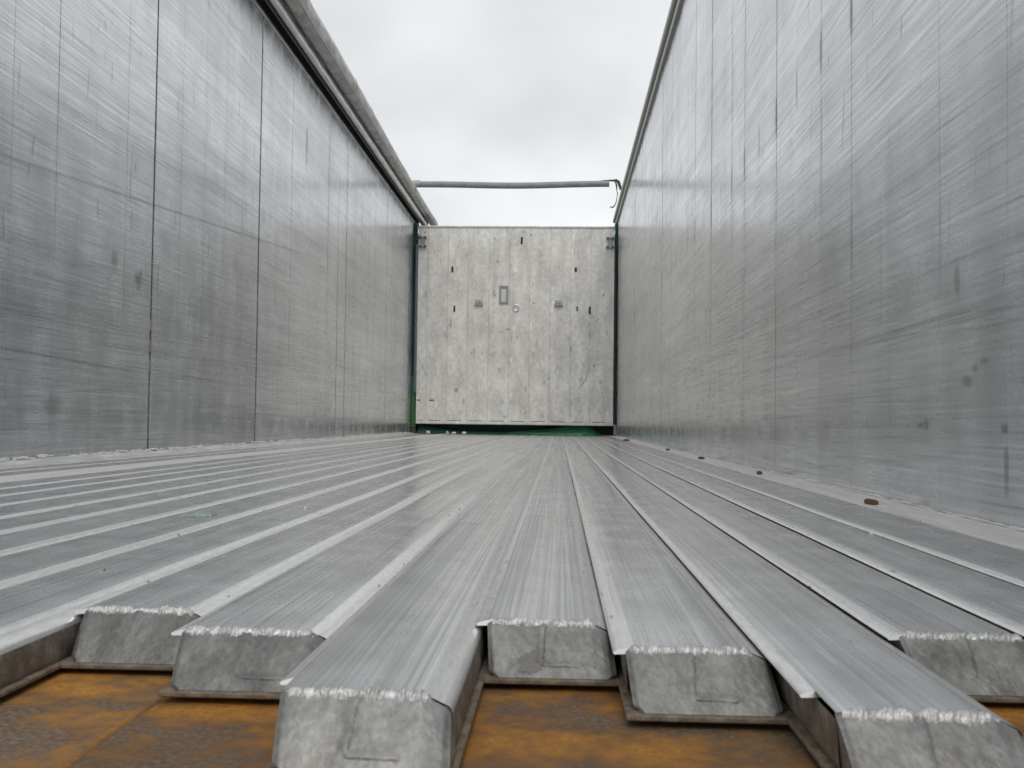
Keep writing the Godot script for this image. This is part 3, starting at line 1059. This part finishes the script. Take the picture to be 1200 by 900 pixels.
func floor_slats() -> void:
	var ordinal := ["first", "second", "third", "fourth", "fifth", "sixth", "seventh", "eighth", "ninth", "tenth", "eleventh", "twelfth"]
	var joints := [-1.659, -1.548, -1.433, -1.321, -1.204, -1.098, -0.981, -0.860, -0.750, -0.636, -0.516, -0.399, -0.290, -0.1695, -0.064, 0.040, 0.1468, 0.2533, 0.3645, 0.477, 0.6165]
	var fronts := [0.8, 0.7, 0.85, 0.62, 0.75, 0.7, 0.82, 0.66, 0.74, 0.64, 0.6, 0.874, 0.797, 0.624, 0.857, 0.765, 0.606, 0.836, 0.7, 0.78]
	var said := {
		10: "floor slat whose bare right side shows at the left picture edge",
		11: "floor slat with weathered end plate set farthest back, leftmost of the exposed ends",
		12: "floor slat with creased end plate, between the leftmost exposed end and the nearest long one",
		13: "floor slat sticking out farthest left of centre, its end cut by the lower picture edge",
		14: "middle floor slat with dark smudge on its end plate and curled left lip",
		15: "floor slat right of the middle one, drilled dot and L crease on its end",
		16: "floor slat sticking out farthest at lower right, with torn left lip",
		17: "floor slat at the right picture edge with welded end set far back",
		18: "floor slat second from the right wall, its end outside the picture",
		19: "wide floor slat nearest to the right wall",
	}
	for i in joints.size() - 1:
		var label: String = said.get(i, "long aluminium floor slat, %s from the left wall" % ordinal[mini(i, 11)])
		if i == 2:
			label = "floor slat covered with pale dust, third from the left wall"
		slat(joints[i], joints[i + 1], fronts[i], label, i == 2, i >= 11 and i <= 17, {11: "cast_dark", 12: "cast_dark", 13: "cast_pale", 16: "cast_pale"}.get(i, "cast_grey"), {13: 0.03, 16: 0.05}.get(i, 0.0), {11: 1, 12: 2, 13: 2, 14: 3, 15: 4, 16: 1, 17: 1}.get(i, 0))


func floor_edges() -> void:
	var zs := stations(-0.3, FAR - 0.1, 30)
	var l := thing("edge_trim", "narrow dusty floor edge strip along the foot of the left wall", "edge trim", "", Vector3(-1.74, 0, -6.5))
	var st := begin()
	extrude(st, clockwise(rounded([Vector2(LEFT + 0.004, -0.04), Vector2(LEFT + 0.004, 0.012), Vector2(LEFT + 0.03, 0.0105), Vector2(LEFT + 0.06, 0.001), Vector2(-1.65, -0.0095), Vector2(-1.65, -0.04)], 0.003)), zs, true, Vector2(1, 1), Vector2.ZERO, null, 0.7)
	put("strip", st.commit(), "rail", l, -l.position)
	var r := thing("edge_trim", "pale dusty floor edge strip along the foot of the right wall", "edge trim", "", Vector3(0.66, 0, -6.5))
	st = begin()
	extrude(st, clockwise(rounded([Vector2(RIGHT - 0.002, -0.04), Vector2(RIGHT - 0.002, 0.005), Vector2(0.688, 0.0022), Vector2(0.66, 0.0005), Vector2(0.6225, -0.003), Vector2(0.6225, -0.04)], 0.003)), zs, true, Vector2(1, 1), Vector2.ZERO, null, 0.7)
	put("strip", st.commit(), "dusty_metal", r, -r.position)
	# ragged sealant along the right wall foot
	st = begin()
	var pts := PackedVector3Array()
	var rad := PackedFloat32Array()
	var z := -1.2
	while z > -13.0:
		pts.append(Vector3(0.6945 + 0.001 * wob.get_noise_1d(z * 9.0), 0.0055 + 0.002 * wob.get_noise_1d(z * 14.0 + 40.0), z))
		rad.append(0.0022 + 0.0026 * wob.get_noise_1d(z * 31.0 + 7.0))
		z -= 0.02 - z * 0.004
	tube(st, pts, rad, 6)
	put("sealant_bead", st.commit(), "sealant", r, -r.position)
	# debris that has gathered along the foot of the left wall
	st = begin()
	for k in 300:
		var zz := -3.2 - 9.6 * rng.randf() ** 1.3
		var c := Vector3(LEFT + rng.randf_range(0.003, 0.03), rng.randf_range(0.011, 0.02), zz)
		var s := Vector3(rng.randf_range(0.002, 0.007), rng.randf_range(0.0015, 0.004), rng.randf_range(0.004, 0.03))
		block(st, c - s, c + s, 0.003)
	var d := put("debris", st.commit(), "sealant")
	d.set_meta("kind", "stuff")
	tag(d, "pale flakes of caked dirt along the foot of the left wall", "debris")


func rear_sill() -> void:
	var t := thing("rear_sill_plate", "rusty orange steel plate under the ends of the floor slats", "steel plate", "", Vector3(-0.55, -0.06, -0.7))
	var seam := -0.285
	put("plate", block_mesh(Vector3(LEFT - 0.05, -0.062, -2.2), Vector3(seam - 0.0003, -0.0455, -0.12), 0.0015), "rust", t, -t.position)
	put("plate", block_mesh(Vector3(seam + 0.0003, -0.062, -2.2), Vector3(RIGHT + 0.05, -0.0457, -0.12), 0.0015), "rust_brown", t, -t.position)
	var u := thing("under_floor", "dark steel deck below the floor slats", "steel deck", "", Vector3(-0.55, -0.06, -7.5))
	put("deck_sheet", block_mesh(Vector3(LEFT - 0.05, -0.07, -13.4), Vector3(RIGHT + 0.05, -0.05, -2.201)), "dark_steel_and_shade", u, -u.position)


# ---------------------------------------------------------------- rolled tarp, crossbar
func tarp_and_bar() -> void:
	var t := thing("rolled_tarp", "long grey rolled tarpaulin lying on the left top rail", "tarpaulin", "", Vector3(-1.66, 2.77, -6.5))
	var pts := PackedVector3Array()
	var rad := PackedFloat32Array()
	for i in 61:
		var z := 0.6 - 14.6 * i / 60.0
		var k := smoothstep(-4.0, -13.0, z)
		pts.append(Vector3(lerpf(-1.655, -1.685, k) + 0.006 * wob.get_noise_1d(z * 0.5), lerpf(2.775, 2.76, k) + 0.008 * wob.get_noise_1d(z * 0.7 + 9.0), z))
		rad.append(lerpf(0.074, 0.052, k) + 0.003 * wob.get_noise_1d(z * 1.3 + 30.0))
	var st := begin()
	tube(st, pts, rad, 20, true, 0.009)
	put("roll", st.commit(), "grey_tarp", t, -t.position)
	st = begin()
	var tail := []
	for k in 4:
		var row := []
		for i in 31:
			row.append(Vector3(-1.737 + 0.003 * k, 2.701 + 0.03 * k, 0.5 - 14.3 * i / 30.0))
		tail.append(row)
	sheet(st, tail, 0.004, Vector3.RIGHT)
	put("cloth_tail", st.commit(), "grey_tarp", t, -t.position)
	# overlapping outer edge of the cloth
	st = begin()
	var fold := PackedVector3Array()
	for i in 61:
		fold.append(pts[i] + Vector3(0.62, -0.76, 0) * rad[i])
	tube(st, fold, PackedFloat32Array([0.006]), 6)
	put("cloth_hem", st.commit(), "grey_tarp", t, -t.position)
	for z in [-3.2, -8.25, -11.72]:
		st = begin()
		var c := PackedVector3Array()
		var i := int(round((0.6 - z) / 14.6 * 60.0))
		for k in 17:
			c.append(pts[i] + Vector3(cos(TAU * k / 16) * (rad[i] + 0.001), sin(TAU * k / 16) * (rad[i] + 0.001), 0.012 * sin(TAU * k / 16)))
		tube(st, c, PackedFloat32Array([0.005]), 6, false)
		put("strap", st.commit(), "grey_steel", t, -t.position)

	var b := thing("crossbar", "thin dark grey tarp crossbar spanning between the two top rails", "crossbar", "", Vector3(-0.55, 2.83, -11.95))
	st = begin()
	var bp := PackedVector3Array()
	for i in 25:
		var k := i / 24.0
		bp.append(Vector3(lerpf(-1.665, 0.537, k), 2.836 - 0.016 * sin(k * PI) + 0.004 * sin(k * 9.0) + 0.012 * k, -11.95 + 0.01 * sin(k * 4.0)))
	tube(st, bp, PackedFloat32Array([0.036]), 14)
	put("tube", st.commit(), "bar", b, -b.position)
	st = begin()
	tube(st, PackedVector3Array([Vector3(-1.74, 2.80, -11.95), Vector3(-1.70, 2.835, -11.95), Vector3(-1.60, 2.845, -11.95)]), PackedFloat32Array([0.03, 0.046, 0.04]), 10)
	put("left_clamp", st.commit(), "grey_steel", b, -b.position)
	st = begin()
	tube(st, PackedVector3Array([Vector3(0.44, 2.875, -11.95), Vector3(0.53, 2.884, -11.95), Vector3(0.61, 2.886, -11.95)]), PackedFloat32Array([0.011]), 8)
	tube(st, PackedVector3Array([Vector3(0.575, 2.884, -11.95), Vector3(0.615, 2.887, -11.95), Vector3(0.64, 2.87, -11.95), Vector3(0.67, 2.78, -11.95)]), PackedFloat32Array([0.012, 0.017, 0.018, 0.015]), 10)
	put("hook", st.commit(), "dark_steel_and_shade", b, -b.position)
	var c := thing("hanging_cord", "short dark cord with bent end hanging from the right end of the crossbar", "cord", "", Vector3(0.62, 2.86, -11.94))
	st = begin()
	tube(st, PackedVector3Array([Vector3(0.605, 2.87, -11.93), Vector3(0.618, 2.82, -11.93), Vector3(0.622, 2.76, -11.93), Vector3(0.63, 2.74, -11.925), Vector3(0.624, 2.70, -11.92), Vector3(0.616, 2.64, -11.92), Vector3(0.60, 2.60, -11.92), Vector3(0.58, 2.575, -11.92), Vector3(0.545, 2.58, -11.92)]), PackedFloat32Array([0.009, 0.010, 0.004, 0.006, 0.004, 0.005, 0.006, 0.008, 0.006]), 7)
	put("cord", st.commit(), "dark_steel_and_shade", c, -c.position)


# ---------------------------------------------------------------- small things lying about
func chip(at: Vector3, s: Vector3, turn: float, label: String) -> void:
	var t := thing("brown_chip", label, "wood chip", "brown chips lying on the right floor edge", at)
	var st := begin()
	var rows := []
	block(st, Vector3(-s.x, 0.0, -s.z), Vector3(s.x, s.y, s.z), 0.001)
	block(st, Vector3(-s.x * 0.7, s.y * 0.7, -s.z * 0.8), Vector3(s.x * 0.8, s.y * 1.25, s.z * 0.6), 0.001)
	var o := put("chip", st.commit(), "brown_chip", t)
	o.rotation.y = turn


func small_things() -> void:
	chip(Vector3(0.640, -0.001, -2.22), Vector3(0.006, 0.008, 0.023), 0.12, "largest brown chip, lying nearest on the right floor edge")
	chip(Vector3(0.648, -0.001, -3.48), Vector3(0.007, 0.008, 0.027), -0.1, "brown chip on the right floor edge, second nearest")
	chip(Vector3(0.65, -0.001, -4.9), Vector3(0.008, 0.009, 0.03), 0.1, "small brown chip on the right floor edge, third nearest")
	chip(Vector3(0.650, -0.001, -6.4), Vector3(0.009, 0.009, 0.03), -0.2, "tiny brown chip on the right floor edge, fourth nearest")
	chip(Vector3(0.60, 0.002, -9.5), Vector3(0.02, 0.012, 0.04), 0.2, "tiny brown chip on the floor near the far right corner")
	var g := thing("glass_shards", "little patch of broken greenish glass on a floor slat at left", "glass shards", "", Vector3(-0.577, 0.001, -1.7))
	var st := begin()
	for k in 22:
		var c := Vector3(rng.randf_range(-0.021, 0.021), 0, rng.randf_range(-0.022, 0.022))
		var s := rng.randf_range(0.002, 0.0045)
		block(st, c + Vector3(-s, 0, -s * 0.7), c + Vector3(s * 0.8, s * 0.8, s), 0.0012)
	var o := put("shards", st.commit(), "glass", g)
	o.set_meta("kind", "stuff")
	st = begin()
	for k in 24:
		var z := -1.5 - 9.0 * rng.randf() ** 1.5
		var x := rng.randf_range(0.625, 0.69) if rng.randf() < 0.5 else rng.randf_range(-1.2, 0.6)
		var s := rng.randf_range(0.0012, 0.0035)
		var y := 0.0
		block(st, Vector3(x - s, y, z - s), Vector3(x + s, y + s * 1.4, z + s * 1.5), 0.001)
	var d := put("crumbs", st.commit(), "white_paper")
	d.set_meta("kind", "stuff")
	tag(d, "scattered tiny white crumbs on the aluminium floor", "debris")
	st = begin()
	var joints := [-0.981, -0.860, -0.750, -0.636, -0.516, -0.399, -0.290, -0.1695, 0.1468, 0.2533, 0.3645, 0.477, 0.6165]
	for k in 150:
		var z := -0.95 - 7.0 * rng.randf() ** 1.8
		var x: float = joints[rng.randi() % joints.size()] + rng.randf_range(-0.013, -0.001)
		if rng.randf() < 0.2:
			x = rng.randf_range(-1.0, 0.69)
		var q := rng.randf_range(0.0004, 0.001)
		var y := -0.0045 if k % 5 else -0.0005
		block(st, Vector3(x - q, y, z - q * 1.6), Vector3(x + q, y + q * 2.2, z + q * 1.6), 0.0005)
	var g2 := put("grit", st.commit(), "brown_chip")
	g2.set_meta("kind", "stuff")
	tag(g2, "dark grit caught along the joints of the aluminium floor", "grit")
